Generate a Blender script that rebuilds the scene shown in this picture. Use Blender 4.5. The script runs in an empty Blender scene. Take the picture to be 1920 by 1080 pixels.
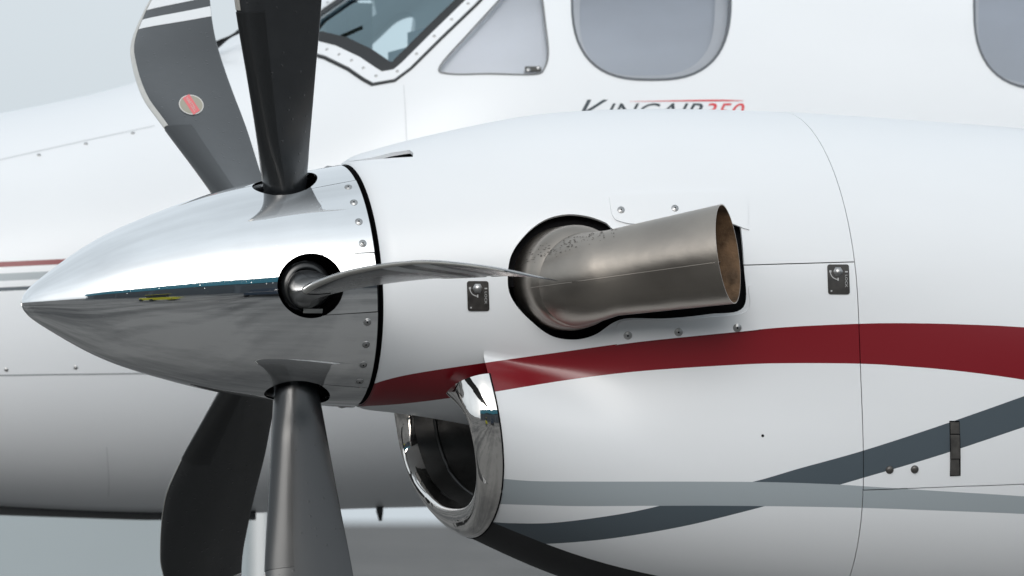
import bpy, bmesh, math, random
import numpy as np
from mathutils import Vector, Matrix
from mathutils.geometry import delaunay_2d_cdt
from mathutils.bvhtree import BVHTree

random.seed(7)
scene = bpy.context.scene
COL = scene.collection
rad = math.radians

# ------------------------------------------------------------------ camera
F = 11830.0                       # focal length in pixels of a 1920 wide picture
TH, PI_ = rad(16.5), rad(2.11)
O = np.array([0.0, 0.0, 1.75])    # engine axis at the spinner's base
DV = np.array([math.sin(TH)*math.cos(PI_), math.cos(TH)*math.cos(PI_), math.sin(PI_)])
RV = np.array([math.cos(TH), -math.sin(TH), 0.0])
UV = np.cross(RV, DV)
DIST = 13.0
CAM = O - DIST*DV - ((647-960)/F*DIST)*RV - ((540-537)/F*DIST)*UV
cd = bpy.data.cameras.new('camera')
cam = bpy.data.objects.new('camera', cd); COL.objects.link(cam)
cd.sensor_width = 36.0; cd.lens = F/1920*36.0
cd.clip_start = 0.1; cd.clip_end = 8000
cd.dof.use_dof = True; cd.dof.focus_distance = 12.75; cd.dof.aperture_fstop = 8.0
m = Matrix(((RV[0], UV[0], -DV[0], CAM[0]), (RV[1], UV[1], -DV[1], CAM[1]), (RV[2], UV[2], -DV[2], CAM[2]), (0, 0, 0, 1)))
cam.matrix_world = m
scene.camera = cam

# ------------------------------------------------------------------ world, sun, exposure
SUN_AZ, SUN_EL = rad(200), rad(20)
w = bpy.data.worlds.new('World'); scene.world = w; w.use_nodes = True
nt = w.node_tree; nt.nodes.clear()
N = nt.nodes.new; L = nt.links.new
out = N('ShaderNodeOutputWorld'); bg = N('ShaderNodeBackground'); L(bg.outputs[0], out.inputs[0])
sky = N('ShaderNodeTexSky'); sky.sky_type = 'NISHITA'; sky.sun_disc = False
sky.sun_elevation = SUN_EL; sky.sun_rotation = SUN_AZ; sky.dust_density = 6.0; sky.air_density = 1.0
hs = N('ShaderNodeHueSaturation'); hs.inputs['Saturation'].default_value = 0.25; L(sky.outputs[0], hs.inputs['Color'])
tc = N('ShaderNodeTexCoord'); sx = N('ShaderNodeSeparateXYZ'); L(tc.outputs['Generated'], sx.inputs[0])
mr = N('ShaderNodeMapRange'); mr.inputs[1].default_value = 0.0; mr.inputs[2].default_value = 1.0
mr.inputs[3].default_value = 12.6; mr.inputs[4].default_value = 12.0; L(sx.outputs[2], mr.inputs[0])
nz = N('ShaderNodeTexNoise'); nz.inputs['Scale'].default_value = 2.2; nz.inputs['Detail'].default_value = 5
L(tc.outputs['Generated'], nz.inputs['Vector'])
mr2 = N('ShaderNodeMapRange'); mr2.inputs[1].default_value = .3; mr2.inputs[2].default_value = .7
mr2.inputs[3].default_value = .85; mr2.inputs[4].default_value = 1.13; L(nz.outputs[0], mr2.inputs[0])
mu = N('ShaderNodeMath'); mu.operation = 'MULTIPLY'; L(mr.outputs[0], mu.inputs[0]); L(mr2.outputs[0], mu.inputs[1])
cc = N('ShaderNodeVectorMath'); cc.operation = 'SCALE'; cc.inputs[0].default_value = (0.885, 0.985, 1.06); L(mu.outputs[0], cc.inputs['Scale'])
mx = N('ShaderNodeMix'); mx.data_type = 'RGBA'; mx.inputs[0].default_value = 0.5
L(hs.outputs[0], mx.inputs[6]); L(cc.outputs[0], mx.inputs[7]); L(mx.outputs[2], bg.inputs[0])
bg.inputs[1].default_value = 0.1

sd = bpy.data.lights.new('sun', 'SUN'); sd.energy = 1.1; sd.angle = rad(40); sd.color = (1.0, 0.98, 0.95)
sun = bpy.data.objects.new('sun', sd); COL.objects.link(sun)
sdir = Vector((-0.35, -0.95, 0.36)).normalized()      # towards the sun: camera side, high
sun.rotation_euler = sdir.to_track_quat('Z', 'Y').to_euler()
sun.location = (-5, -10, 15)
scene.view_settings.view_transform = 'Standard'; scene.view_settings.look = 'None'
scene.view_settings.gamma = 1.0; scene.view_settings.exposure = 0.12
scene.view_settings.use_curve_mapping = False
scene.render.engine = 'CYCLES'
scene.cycles.max_bounces = 8; scene.cycles.glossy_bounces = 6; scene.cycles.transparent_max_bounces = 10

# ------------------------------------------------------------------ helpers
def ray(px, py):
    d = DV + RV*((px-960)/F) + UV*((540-py)/F)
    return d/np.linalg.norm(d)
def at_y(px, py, Y):
    d = ray(px, py); return CAM + d*((Y-CAM[1])/d[1])
def proj(p):
    v = np.asarray(p, float)-CAM; z = v@DV
    return 960+F*(v@RV)/z, 540-F*(v@UV)/z

TAU = rad(3.5)
EX = np.array([math.cos(TAU), 0, math.sin(TAU)]); EY = np.array([0, 1.0, 0]); EZ = np.array([-math.sin(TAU), 0, math.cos(TAU)])
def E(x, y, z):
    x, y, z = np.broadcast_arrays(np.asarray(x, float), np.asarray(y, float), np.asarray(z, float))
    return O + x[..., None]*EX + y[..., None]*EY + z[..., None]*EZ
def Einv(p):
    v = np.asarray(p, float)-O
    return v@EX, v@EY, v@EZ
def e_at(px, py, Y=0.0): return Einv(at_y(px, py, Y))

class Spline:                     # natural cubic spline, straight beyond its ends
    def __init__(s, xs, ys):
        s.x = np.array(xs, float); s.y = np.array(ys, float); n = len(xs)
        h = np.diff(s.x); A = np.eye(n); b = np.zeros(n)
        for i in range(1, n-1):
            A[i, i-1] = h[i-1]; A[i, i] = 2*(h[i-1]+h[i]); A[i, i+1] = h[i]
            b[i] = 6*((s.y[i+1]-s.y[i])/h[i]-(s.y[i]-s.y[i-1])/h[i-1])
        s.m = np.linalg.solve(A, b)
    def __call__(s, q):
        q = np.asarray(q, float); c = np.clip(q, s.x[0], s.x[-1])
        i = np.clip(np.searchsorted(s.x, c)-1, 0, len(s.x)-2)
        h = s.x[i+1]-s.x[i]; a = (s.x[i+1]-c)/h; b = (c-s.x[i])/h
        v = a*s.y[i]+b*s.y[i+1]+((a**3-a)*s.m[i]+(b**3-b)*s.m[i+1])*h*h/6
        h0 = s.x[1]-s.x[0]; d0 = (s.y[1]-s.y[0])/h0-h0*(2*s.m[0]+s.m[1])/6
        h1 = s.x[-1]-s.x[-2]; d1 = (s.y[-1]-s.y[-2])/h1+h1*(2*s.m[-1]+s.m[-2])/6
        return v+np.where(q < s.x[0], (q-s.x[0])*d0, 0)+np.where(q > s.x[-1], (q-s.x[-1])*d1, 0)
class Pchip:
    def __init__(s, xs, ys):
        s.x = np.array(xs, float); s.y = np.array(ys, float)
        h = np.diff(s.x); d = np.diff(s.y)/h; g = np.zeros(len(xs))
        g[0] = d[0]; g[-1] = d[-1]
        for i in range(1, len(xs)-1):
            if d[i-1]*d[i] > 0:
                w1 = 2*h[i]+h[i-1]; w2 = h[i]+2*h[i-1]; g[i] = (w1+w2)/(w1/d[i-1]+w2/d[i])
        s.g = g
    def __call__(s, q):
        q = np.asarray(q, float); c = np.clip(q, s.x[0], s.x[-1])
        i = np.clip(np.searchsorted(s.x, c)-1, 0, len(s.x)-2)
        h = s.x[i+1]-s.x[i]; t = (c-s.x[i])/h
        return ((2*t**3-3*t*t+1)*s.y[i]+(t**3-2*t*t+t)*h*s.g[i]+(-2*t**3+3*t*t)*s.y[i+1]+(t**3-t*t)*h*s.g[i+1])

def new_obj(name, me, parent=None, mats=()):
    for k in mats: me.materials.append(k)
    o = bpy.data.objects.new(name, me); COL.objects.link(o)
    if parent: o.parent = parent
    return o
def mesh_from(name, V, Fc, smooth=True):
    me = bpy.data.meshes.new(name)
    me.from_pydata([tuple(map(float, v)) for v in V], [], [tuple(int(i) for i in f) for f in Fc])
    if smooth: me.polygons.foreach_set('use_smooth', [True]*len(me.polygons))
    me.update(); return me
def tag(o, label=None, cat=None, group=None, kind=None):
    if label: o['label'] = label
    if cat: o['category'] = cat
    if group: o['group'] = group
    if kind: o['kind'] = kind
    return o
def grid_faces(nu, nv, wrap_v=False, wrap_u=False):
    f = []
    for i in range(nu if wrap_u else nu-1):
        for j in range(nv if wrap_v else nv-1):
            a = i*nv+j; b = i*nv+(j+1) % nv; c = ((i+1) % nu)*nv+(j+1) % nv; d = ((i+1) % nu)*nv+j
            f.append((a, b, c, d))
    return f
def fix_normals(me):
    bm = bmesh.new(); bm.from_mesh(me); bmesh.ops.recalc_face_normals(bm, faces=bm.faces); bm.to_mesh(me); bm.free()
def box_mesh(name, x0, x1, y0, y1, z0, z1, bev=0.0):
    bm = bmesh.new(); bmesh.ops.create_cube(bm, size=1)
    for v in bm.verts: v.co = Vector(((x0+x1)/2+v.co.x*(x1-x0), (y0+y1)/2+v.co.y*(y1-y0), (z0+z1)/2+v.co.z*(z1-z0)))
    if bev: bmesh.ops.bevel(bm, geom=list(bm.edges), offset=bev, segments=2, affect='EDGES')
    me = bpy.data.meshes.new(name); bm.to_mesh(me); bm.free(); return me

def in_poly(P, poly):
    P = np.asarray(P, float); poly = np.asarray(poly, float)
    x, y = P[:, 0], P[:, 1]; r = np.zeros(len(P), bool); n = len(poly)
    for i in range(n):
        x0, y0 = poly[i]; x1, y1 = poly[(i+1) % n]
        if y0 == y1: continue
        c = ((y0 > y) != (y1 > y)) & (x < (x1-x0)*(y-y0)/(y1-y0)+x0); r ^= c
    return r
def densify(poly, step, closed=True):
    poly = [np.asarray(p, float) for p in poly]; o = []; n = len(poly)
    for i in range(n if closed else n-1):
        a, b = poly[i], poly[(i+1) % n]; k = max(1, int(np.linalg.norm(b-a)/step))
        for j in range(k): o.append(a+(b-a)*j/k)
    if not closed: o.append(poly[-1])
    return np.array(o)
def smooth_curve(pts, n, closed=False):     # Catmull-Rom through the points
    P = [np.asarray(p, float) for p in pts]; m_ = len(P); o = []
    seg = m_ if closed else m_-1
    for i in range(seg):
        g = lambda k: P[k % m_] if closed else P[min(max(k, 0), m_-1)]
        p0, p1, p2, p3 = g(i-1), g(i), g(i+1), g(i+2)
        for j in range(n):
            t = j/n
            o.append(.5*((2*p1)+(-p0+p2)*t+(2*p0-5*p1+4*p2-p3)*t*t+(-p0+3*p1-3*p2+p3)*t**3))
    if not closed: o.append(P[-1])
    return np.array(o)
def shrink(poly, d):                        # move a closed polygon inwards by d (domain units)
    P = np.asarray(poly, float)
    area = .5*np.sum(P[:, 0]*np.roll(P[:, 1], -1)-np.roll(P[:, 0], -1)*P[:, 1])
    t = np.roll(P, -1, 0)-np.roll(P, 1, 0); t /= np.maximum(np.linalg.norm(t, axis=1), 1e-9)[:, None]
    n = np.stack([-t[:, 1], t[:, 0]], 1)*(1 if area > 0 else -1)
    return P+n*d

# a surface maps (u, v) in metres-like units to world points
class Surf:
    check = True
    def nrm(s, u, v):
        e = 1e-4
        du = s.P(u+e, v)-s.P(u-e, v); dv = s.P(u, v+e)-s.P(u, v-e)
        n = np.cross(du, dv); n /= np.maximum(np.linalg.norm(n, axis=-1), 1e-12)[..., None]
        return n*s.sign
    def bvh(s, u0, u1, v0, v1, nu=240, nv=240):
        U, V = np.meshgrid(np.linspace(u0, u1, nu), np.linspace(v0, v1, nv), indexing='ij')
        P = s.P(U.ravel(), V.ravel())
        s.tree = BVHTree.FromPolygons([tuple(p) for p in P], grid_faces(nu, nv))
    def hit(s, px, py):
        h = s.tree.ray_cast(Vector(CAM), Vector(ray(px, py)))
        if h[0] is None: return None
        q = s.inv(np.array(h[0]))
        if s.check and s.nrm(np.array([q[0]]), np.array([q[1]]))[0]@ray(px, py) > .02: return None
        return q
    def hits(s, pts): return np.array([q for q in (s.hit(*p) for p in pts) if q is not None])

def panel(name, surf, outer, holes=(), paints=(), mats=(), parent=None, sp=0.015, off=0.0, rim=0.006, keep=None):
    """A curved sheet cut out of a surface: outer outline, real holes, painted zones, folded edges."""
    outer = np.asarray(outer, float); holes = [np.asarray(h, float) for h in holes]
    vs = []; es = []
    def loop(p):
        b = len(vs); n = len(p)
        vs.extend([tuple(q) for q in p]); es.extend([(b+i, b+(i+1) % n) for i in range(n)])
    loop(outer)
    for h in holes: loop(h)
    for pz in paints: loop(pz[0])
    lo, hi = outer.min(0), outer.max(0)
    gu = np.arange(lo[0]+sp*.5, hi[0], sp); gv = np.arange(lo[1]+sp*.53, hi[1], sp)
    G = np.array([(a, b) for a in gu for b in gv]) if len(gu) and len(gv) else np.zeros((0, 2))
    if len(G):
        k = in_poly(G, outer)
        for h in holes: k &= ~in_poly(G, h)
        G = G[k]; vs.extend([tuple(g) for g in G])
    r = delaunay_2d_cdt([Vector(v) for v in vs], es, [], 0, 1e-7)
    V2 = np.array([tuple(v) for v in r[0]]); T = np.array([tuple(f) for f in r[2]])
    C = V2[T].mean(1); k = in_poly(C, outer)
    for h in holes: k &= ~in_poly(C, h)
    T = T[k]; C = C[k]
    mi = np.zeros(len(T), int)
    for pz in paints: mi[in_poly(C, pz[0])] = pz[1]
    used = np.unique(T); rm = -np.ones(len(V2), int); rm[used] = np.arange(len(used)); T = rm[T]; V2 = V2[used]
    NN = surf.nrm(V2[:, 0], V2[:, 1]); P3 = surf.P(V2[:, 0], V2[:, 1])+NN*off
    # consistent winding with the normals
    fn = np.cross(P3[T[:, 1]]-P3[T[:, 0]], P3[T[:, 2]]-P3[T[:, 0]])
    fl = np.einsum('ij,ij->i', fn, NN[T[:, 0]]) < 0
    T[fl] = T[fl][:, ::-1]
    verts = [tuple(p) for p in P3]; faces = [tuple(t) for t in T]; midx = list(mi); nrm = [tuple(n) for n in NN]
    if rim:
        cnt = {}
        for fi, t in enumerate(T):
            for a, b in ((t[0], t[1]), (t[1], t[2]), (t[2], t[0])):
                if (b, a) in cnt: del cnt[(b, a)]
                else: cnt[(a, b)] = fi
        mp = {}
        def rv(i):
            if i not in mp:
                mp[i] = len(verts); verts.append(tuple(P3[i])); verts.append(tuple(P3[i]-NN[i]*rim)); nrm.append((0, 0, 0)); nrm.append((0, 0, 0))
            return mp[i]
        for (a, b), fi in cnt.items():
            A, B = rv(a), rv(b); faces.append((B, A, A+1, B+1)); midx.append(midx[fi])
    me = bpy.data.meshes.new(name); me.from_pydata(verts, [], [tuple(int(i) for i in f) for f in faces])
    me.polygons.foreach_set('use_smooth', [True]*len(me.polygons))
    me.polygons.foreach_set('material_index', [int(i) for i in midx])
    me.update()
    me.normals_split_custom_set_from_vertices(nrm)
    return new_obj(name, me, parent, mats)

def lathe_mesh(name, prof, n=24, cap=True):   # profile [(r, h)] around +Z
    V = []; Fc = []
    for r, h in prof:
        for k in range(n): V.append((r*math.cos(2*math.pi*k/n), r*math.sin(2*math.pi*k/n), h))
    Fc = grid_faces(len(prof), n, True)
    me = mesh_from(name, V, Fc); fix_normals(me); return me
def place(o, p, n, up=(0, 0, 1)):             # object's +Z along n
    n = Vector(n).normalized(); x = Vector(up).cross(n)
    if x.length < 1e-4: x = Vector((1, 0, 0))
    x.normalize(); y = n.cross(x)
    o.matrix_world = Matrix(((x.x, y.x, n.x, p[0]), (x.y, y.y, n.y, p[1]), (x.z, y.z, n.z, p[2]), (0, 0, 0, 1)))
def tube_mesh(name, pts, r, n=10):
    pts = [Vector(p) for p in pts]; V = []
    for i, p in enumerate(pts):
        t = (pts[min(i+1, len(pts)-1)]-pts[max(i-1, 0)]).normalized()
        a = t.orthogonal().normalized(); b = t.cross(a)
        rr = r[i] if isinstance(r, (list, tuple)) else r
        for k in range(n):
            q = p+a*rr*math.cos(2*math.pi*k/n)+b*rr*math.sin(2*math.pi*k/n); V.append(q)
    Fc = grid_faces(len(pts), n, True)+[tuple(range(n)), tuple(range(len(V)-n, len(V)))]
    me = mesh_from(name, V, Fc); fix_normals(me); return me
def text_mesh(body, size=1.0, shear=0.0, spacing=1.0):
    cu = bpy.data.curves.new('lettering', 'FONT'); cu.body = body; cu.size = size; cu.shear = shear; cu.space_character = spacing
    cu.resolution_u = 3
    o = bpy.data.objects.new('lettering', cu); COL.objects.link(o)
    dg = bpy.context.evaluated_depsgraph_get(); me = bpy.data.meshes.new_from_object(o.evaluated_get(dg))
    bpy.data.objects.remove(o); return me

# ------------------------------------------------------------------ materials
def mat(name, col, rough=.5, metal=0.0, coat=0.0, spec=.5, noise=None, bump=None, drops=None, coat_r=.12):
    k = bpy.data.materials.new(name); k.use_nodes = True; t = k.node_tree; p = t.nodes['Principled BSDF']
    p.inputs['Base Color'].default_value = (*col, 1); p.inputs['Roughness'].default_value = rough
    p.inputs['Metallic'].default_value = metal; p.inputs['Coat Weight'].default_value = coat; p.inputs['Coat Roughness'].default_value = coat_r
    p.inputs['Specular IOR Level'].default_value = spec
    tcn = t.nodes.new('ShaderNodeTexCoord')
    if noise:                                  # (scale, amount, stretch, rough amount)
        mp = t.nodes.new('ShaderNodeMapping'); mp.inputs['Scale'].default_value = noise[2]; t.links.new(tcn.outputs['Object'], mp.inputs[0])
        n = t.nodes.new('ShaderNodeTexNoise'); n.inputs['Scale'].default_value = noise[0]; n.inputs['Detail'].default_value = 6
        t.links.new(mp.outputs[0], n.inputs['Vector'])
        r = t.nodes.new('ShaderNodeMapRange'); r.inputs[1].default_value = .3; r.inputs[2].default_value = .7
        r.inputs[3].default_value = 1-noise[1]; r.inputs[4].default_value = 1+noise[1]; t.links.new(n.outputs[0], r.inputs[0])
        s = t.nodes.new('ShaderNodeVectorMath'); s.operation = 'SCALE'; s.inputs[0].default_value = col; t.links.new(r.outputs[0], s.inputs['Scale'])
        t.links.new(s.outputs[0], p.inputs['Base Color'])
        r2 = t.nodes.new('ShaderNodeMapRange'); r2.inputs[1].default_value = .3; r2.inputs[2].default_value = .7
        r2.inputs[3].default_value = max(rough-noise[3], .01); r2.inputs[4].default_value = rough+noise[3]
        t.links.new(n.outputs[0], r2.inputs[0]); t.links.new(r2.outputs[0], p.inputs['Roughness'])
    last = None
    if bump:                                   # (scale, distance)
        n2 = t.nodes.new('ShaderNodeTexNoise'); n2.inputs['Scale'].default_value = bump[0]; n2.inputs['Detail'].default_value = 4
        t.links.new(tcn.outputs['Object'], n2.inputs['Vector'])
        b = t.nodes.new('ShaderNodeBump'); b.inputs['Distance'].default_value = bump[1]; b.inputs['Strength'].default_value = 1
        t.links.new(n2.outputs[0], b.inputs['Height']); last = b
    if drops:                                  # beads of rain: (scale, height, share)
        v = t.nodes.new('ShaderNodeTexVoronoi'); v.inputs['Scale'].default_value = drops[0]; t.links.new(tcn.outputs['Object'], v.inputs['Vector'])
        sc = t.nodes.new('ShaderNodeSeparateColor'); t.links.new(v.outputs['Color'], sc.inputs[0])
        gt = t.nodes.new('ShaderNodeMath'); gt.operation = 'LESS_THAN'; gt.inputs[1].default_value = drops[2]; t.links.new(sc.outputs[0], gt.inputs[0])
        rr = t.nodes.new('ShaderNodeMapRange'); rr.inputs[1].default_value = 0.0; rr.inputs[2].default_value = .32; rr.inputs[3].default_value = 1; rr.inputs[4].default_value = 0
        rr.interpolation_type = 'SMOOTHSTEP'; t.links.new(v.outputs['Distance'], rr.inputs[0])
        ml = t.nodes.new('ShaderNodeMath'); ml.operation = 'MULTIPLY'; t.links.new(gt.outputs[0], ml.inputs[0]); t.links.new(rr.outputs[0], ml.inputs[1])
        b = t.nodes.new('ShaderNodeBump'); b.inputs['Distance'].default_value = drops[1]; b.inputs['Strength'].default_value = 1
        t.links.new(ml.outputs[0], b.inputs['Height'])
        if last: t.links.new(last.outputs[0], b.inputs['Normal'])
        last = b
        if len(drops) > 3 and noise:
            dk = t.nodes.new('ShaderNodeMath'); dk.operation = 'MULTIPLY_ADD'; dk.inputs[1].default_value = -drops[3]; dk.inputs[2].default_value = 1.0
            t.links.new(ml.outputs[0], dk.inputs[0])
            s2 = t.nodes.new('ShaderNodeVectorMath'); s2.operation = 'SCALE'; t.links.new(s.outputs[0], s2.inputs[0]); t.links.new(dk.outputs[0], s2.inputs['Scale'])
            t.links.new(s2.outputs[0], p.inputs['Base Color'])
    if last: t.links.new(last.outputs[0], p.inputs['Normal'])
    return k
ST = (1, 1, 1)
M_WHITE = mat('white_paint', (.75, .768, .79), .42, 0, .25, .5, (3, .010, (1, 1, 3), .02), (4, .0003), None, .22)
M_FUSE = mat('fuselage_paint', (.75, .768, .79), .34, 0, .3, .5, (2.5, .010, (1, 1, 3), .02), (3, .0004), None, .2)
M_RED = mat('red_paint', (.185, .004, .010), .32, 0, .3, .5, None, None, None, .2)
M_GREY = mat('light_grey_paint', (.33, .37, .395), .32, 0, .3, .5, None, None, None, .2)
M_DARK = mat('slate_paint', (.068, .088, .105), .32, 0, .3, .5, None, None, None, .2)
M_CHROME = mat('polished_spinner', (.90, .905, .91), .035, 1, 0, .5, (14, .02, (1, 1, 1), .015), (5, .0005), (330, .00006, .06))
M_LIP = mat('polished_lip', (.86, .83, .80), .04, 1, 0, .5, (20, .05, ST, .025), (9, .0016))
M_BLACK = mat('black_gap', (.006, .006, .007), .8, 0, 0, .1)
M_BLADE = mat('blade_paint', (.010, .0115, .0135), .40, 0, 1.0, .5, (30, .10, ST, .04), None, (95, .0010, .16, .75), .22)
M_BOOT = mat('rubber_boot', (.008, .009, .010), .30, 0, .5, .5, (12, .05, ST, .02), (5, .001), None, .18)
M_STEEL = mat('erosion_strip', (.62, .60, .56), .4, .6, 0, .5, (40, .06, ST, .08))
M_BWHITE = mat('blade_white', (.72, .73, .74), .35, 0, .3)
M_EXH = mat('exhaust_steel', (.345, .31, .275), .35, 1, 0, .5, (7, .16, (1, 1, 1), .07), (25, .0008))
M_EXIN = mat('exhaust_inside', (.17, .105, .06), .75, .25, 0, .4, (22, .6, ST, .1), (60, .003))
M_SOOT = mat('soot_marks', (.10, .09, .08), .8)
M_SCREW = mat('screw_metal', (.42, .42, .42), .35, .9)
M_DUCT = mat('duct_metal', (.085, .085, .085), .42, .7, 0, .5, (12, .4, ST, .1), (12, .004))
M_PLATE = mat('latch_plate_metal', (.028, .025, .023), .42, 0, .1, .5, (80, .3, ST, .1))
M_MARK = mat('plate_lettering', (.42, .42, .42), .5)
M_PIN = mat('brushed_latch', (.11, .105, .10), .45, .7, 0, .5, (90, .15, ST, .1))
M_RUBBER = mat('window_gasket', (.02, .022, .024), .5)
M_TEXT = mat('dark_lettering', (.03, .045, .055), .35)
M_TRED = mat('red_lettering', (.62, .05, .06), .35)
M_SHADE = mat('window_shade', (.78, .79, .82), .6)
M_SHADE2 = mat('cabin_shade', (.55, .585, .66), .7, 0, 0, .3, (1.6, .15, (1, 1, 2), .05))
def glass(name, tint, refl=1.5, gcol=(1, 1, 1)):
    k = bpy.data.materials.new(name); k.use_nodes = True; t = k.node_tree; t.nodes.clear()
    o = t.nodes.new('ShaderNodeOutputMaterial'); mxs = t.nodes.new('ShaderNodeMixShader'); tr = t.nodes.new('ShaderNodeBsdfTransparent')
    gl = t.nodes.new('ShaderNodeBsdfGlossy'); gl.inputs['Roughness'].default_value = .02; gl.inputs[0].default_value = (*gcol, 1); fr = t.nodes.new('ShaderNodeFresnel'); fr.inputs[0].default_value = refl
    tr.inputs[0].default_value = (*tint, 1); t.links.new(fr.outputs[0], mxs.inputs[0]); t.links.new(tr.outputs[0], mxs.inputs[1]); t.links.new(gl.outputs[0], mxs.inputs[2])
    t.links.new(mxs.outputs[0], o.inputs[0]); return k
M_GLASS = glass('windscreen_glass', (.82, .92, .94), 3.2, (.70, .92, 1.0))
M_GLASS2 = glass('cabin_glass', (.95, .96, .98), 2.9, (.92, .96, 1.0))

# ------------------------------------------------------------------ ground and far shed
def ground_material():
    k = mat('wet_tarmac', (.075, .075, .075), .6, 0, 0, .05); t = k.node_tree; p = t.nodes['Principled BSDF']
    tcn = t.nodes.new('ShaderNodeTexCoord')
    n1 = t.nodes.new('ShaderNodeTexNoise'); n1.inputs['Scale'].default_value = .22; n1.inputs['Detail'].default_value = 10; n1.inputs['Roughness'].default_value = .72
    n2 = t.nodes.new('ShaderNodeTexNoise'); n2.inputs['Scale'].default_value = .32; n2.inputs['Detail'].default_value = 5
    mp = t.nodes.new('ShaderNodeMapping'); mp.inputs['Rotation'].default_value = (0, 0, rad(-17)); mp.inputs['Scale'].default_value = (3.6, .06, 1)
    t.links.new(tcn.outputs['Object'], mp.inputs[0])
    t.links.new(tcn.outputs['Object'], n1.inputs['Vector']); t.links.new(mp.outputs[0], n2.inputs['Vector'])
    ad = t.nodes.new('ShaderNodeMath'); ad.operation = 'MULTIPLY'; t.links.new(n1.outputs[0], ad.inputs[0]); t.links.new(n2.outputs[0], ad.inputs[1])
    cr = t.nodes.new('ShaderNodeValToRGB'); cr.color_ramp.elements[0].position = .19; cr.color_ramp.elements[0].color = (.075, .075, .075, 1)
    cr.color_ramp.elements[1].position = .31; cr.color_ramp.elements[1].color = (.195, .19, .183, 1)
    t.links.new(ad.outputs[0], cr.inputs[0]); t.links.new(cr.outputs[0], p.inputs['Base Color'])
    r = t.nodes.new('ShaderNodeMapRange'); r.inputs[1].default_value = .35; r.inputs[2].default_value = .65; r.inputs[3].default_value = .6; r.inputs[4].default_value = .9
    t.links.new(n2.outputs[0], r.inputs[0]); t.links.new(r.outputs[0], p.inputs['Roughness'])
    b = t.nodes.new('ShaderNodeBump'); b.inputs['Distance'].default_value = .02; t.links.new(n1.outputs[0], b.inputs['Height']); t.links.new(b.outputs[0], p.inputs['Normal'])
    return k
g = new_obj('tarmac', mesh_from('tarmac', [(-3500, -3500, 0), (3500, -3500, 0), (3500, 3500, 0), (-3500, 3500, 0)], [(0, 1, 2, 3)], False), None, [ground_material()])
tag(g, kind='structure')

# ------------------------------------------------------------------ the aeroplane
plane = bpy.data.objects.new('aeroplane', None); COL.objects.link(plane)
plane.empty_display_size = .5
tag(plane, 'white twin turboprop aeroplane with polished spinner, five dark blades and red cowling stripe', 'aeroplane')

# ---- spinner
tip_d = None
SL = 0.69
for _ in range(30):
    SL += (proj(E(-SL, 0, 0))[0]-40)/900
us = [0, .12, .314, .513, .654, .77, .851, .9255, 1.0]
rs = [0, .0225, .0655, .1295, .171, .2035, .2215, .2375, .2505]
RS = Spline(us, rs)
def spin_r(x): return np.maximum(RS(np.sqrt(np.clip((np.asarray(x, float)+SL)/SL, 0, 1.05))), 1e-5)
KV = 0.25
class Spinner(Surf):
    sign = 1
    def P(s, u, v):
        r = spin_r(u); f = v/KV; return E(u, -r*np.cos(f), r*np.sin(f))
    def inv(s, p):
        x, y, z = Einv(p); return (x, KV*math.atan2(z, -y))
class SpinnerTip(Surf): pass
SP = Spinner()
tst = SP.nrm(np.array([-.2]), np.array([0.0]))[0]
if tst[1] > 0: SP.sign = -1
PHI = [rad(a) for a in (0.0, 72.0, 144.0, 216.0, 288.0)]     # around the axis: 0 looks to the camera, 90 up
XH = -0.134; HR = 0.0665; SLOT = 0.061
def spin_cut(f0, grow=0.0, steps=40):
    pts = []; r_ = HR+grow; s_ = SLOT+grow
    a0 = math.asin(min(s_/r_, .999))
    rr = float(spin_r(XH))
    pts.append((0.02, (f0-s_/.2505)*KV))
    for k in range(steps+1):
        a = -a0-(2*math.pi-2*a0)*k/steps
        pts.append((XH+r_*math.cos(a), (f0+r_*math.sin(a)/rr)*KV))
    pts.append((0.02, (f0+s_/.2505)*KV))
    return np.array(pts)
# the shell is built as five equal sectors joined in one sheet per sector edge, each with half-open cuts
lo = PHI[0]-rad(36)
outer = densify([(-SL+.0005, lo*KV), (0, lo*KV), (0, (lo+2*math.pi)*KV), (-SL+.0005, (lo+2*math.pi)*KV)], .01)
cuts = [spin_cut(f) for f in PHI]
spinner = panel('spinner', SP, outer, cuts, [], [M_CHROME], plane, sp=.0085, rim=.004)
tag(spinner, 'polished metal spinner cone')
for i, f in enumerate(PHI):
    rr = float(spin_r(XH)); pts = []
    g_ = .0012; s_ = SLOT-g_; r_ = HR+.0002; a0 = math.asin(s_/r_)
    for k in range(15):
        a = -a0+2*a0*k/14; pts.append((XH+r_*math.cos(a), (f+r_*math.sin(a)/rr)*KV))
    pts = [(-.0005, (f-s_/.2505)*KV)]+pts+[(-.0005, (f+s_/.2505)*KV)]
    # the plate keeps behind the hole: a concave front edge
    panel('filler_plate', SP, np.array(densify(pts, .006)), [], [], [M_CHROME], spinner, sp=.008, rim=.004, off=-.0006)
# dark inside: inner shell, hub, backplate
xs = np.linspace(-SL+.02, -.004, 40); V = []
for x in xs:
    r = float(spin_r(x))*0.955-.003
    for k in range(64):
        V.append(E(x, -r*math.cos(2*math.pi*k/64), r*math.sin(2*math.pi*k/64)))
# inner shell with openings left out round the blade holes is not needed: only hub and backplate are seen
hubm = []
for x, r in ((-.30, .03), (-.27, .085), (-.21, .11), (-.06, .11), (-.04, .13), (-.012, .2445), (.004, .2445), (.004, .02)):
    for k in range(64): hubm.append(E(x, -r*math.cos(2*math.pi*k/64), r*math.sin(2*math.pi*k/64)))
me = mesh_from('hub', hubm, grid_faces(8, 64, True), False); fix_normals(me)
new_obj('hub', me, spinner, [M_BLACK])
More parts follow.
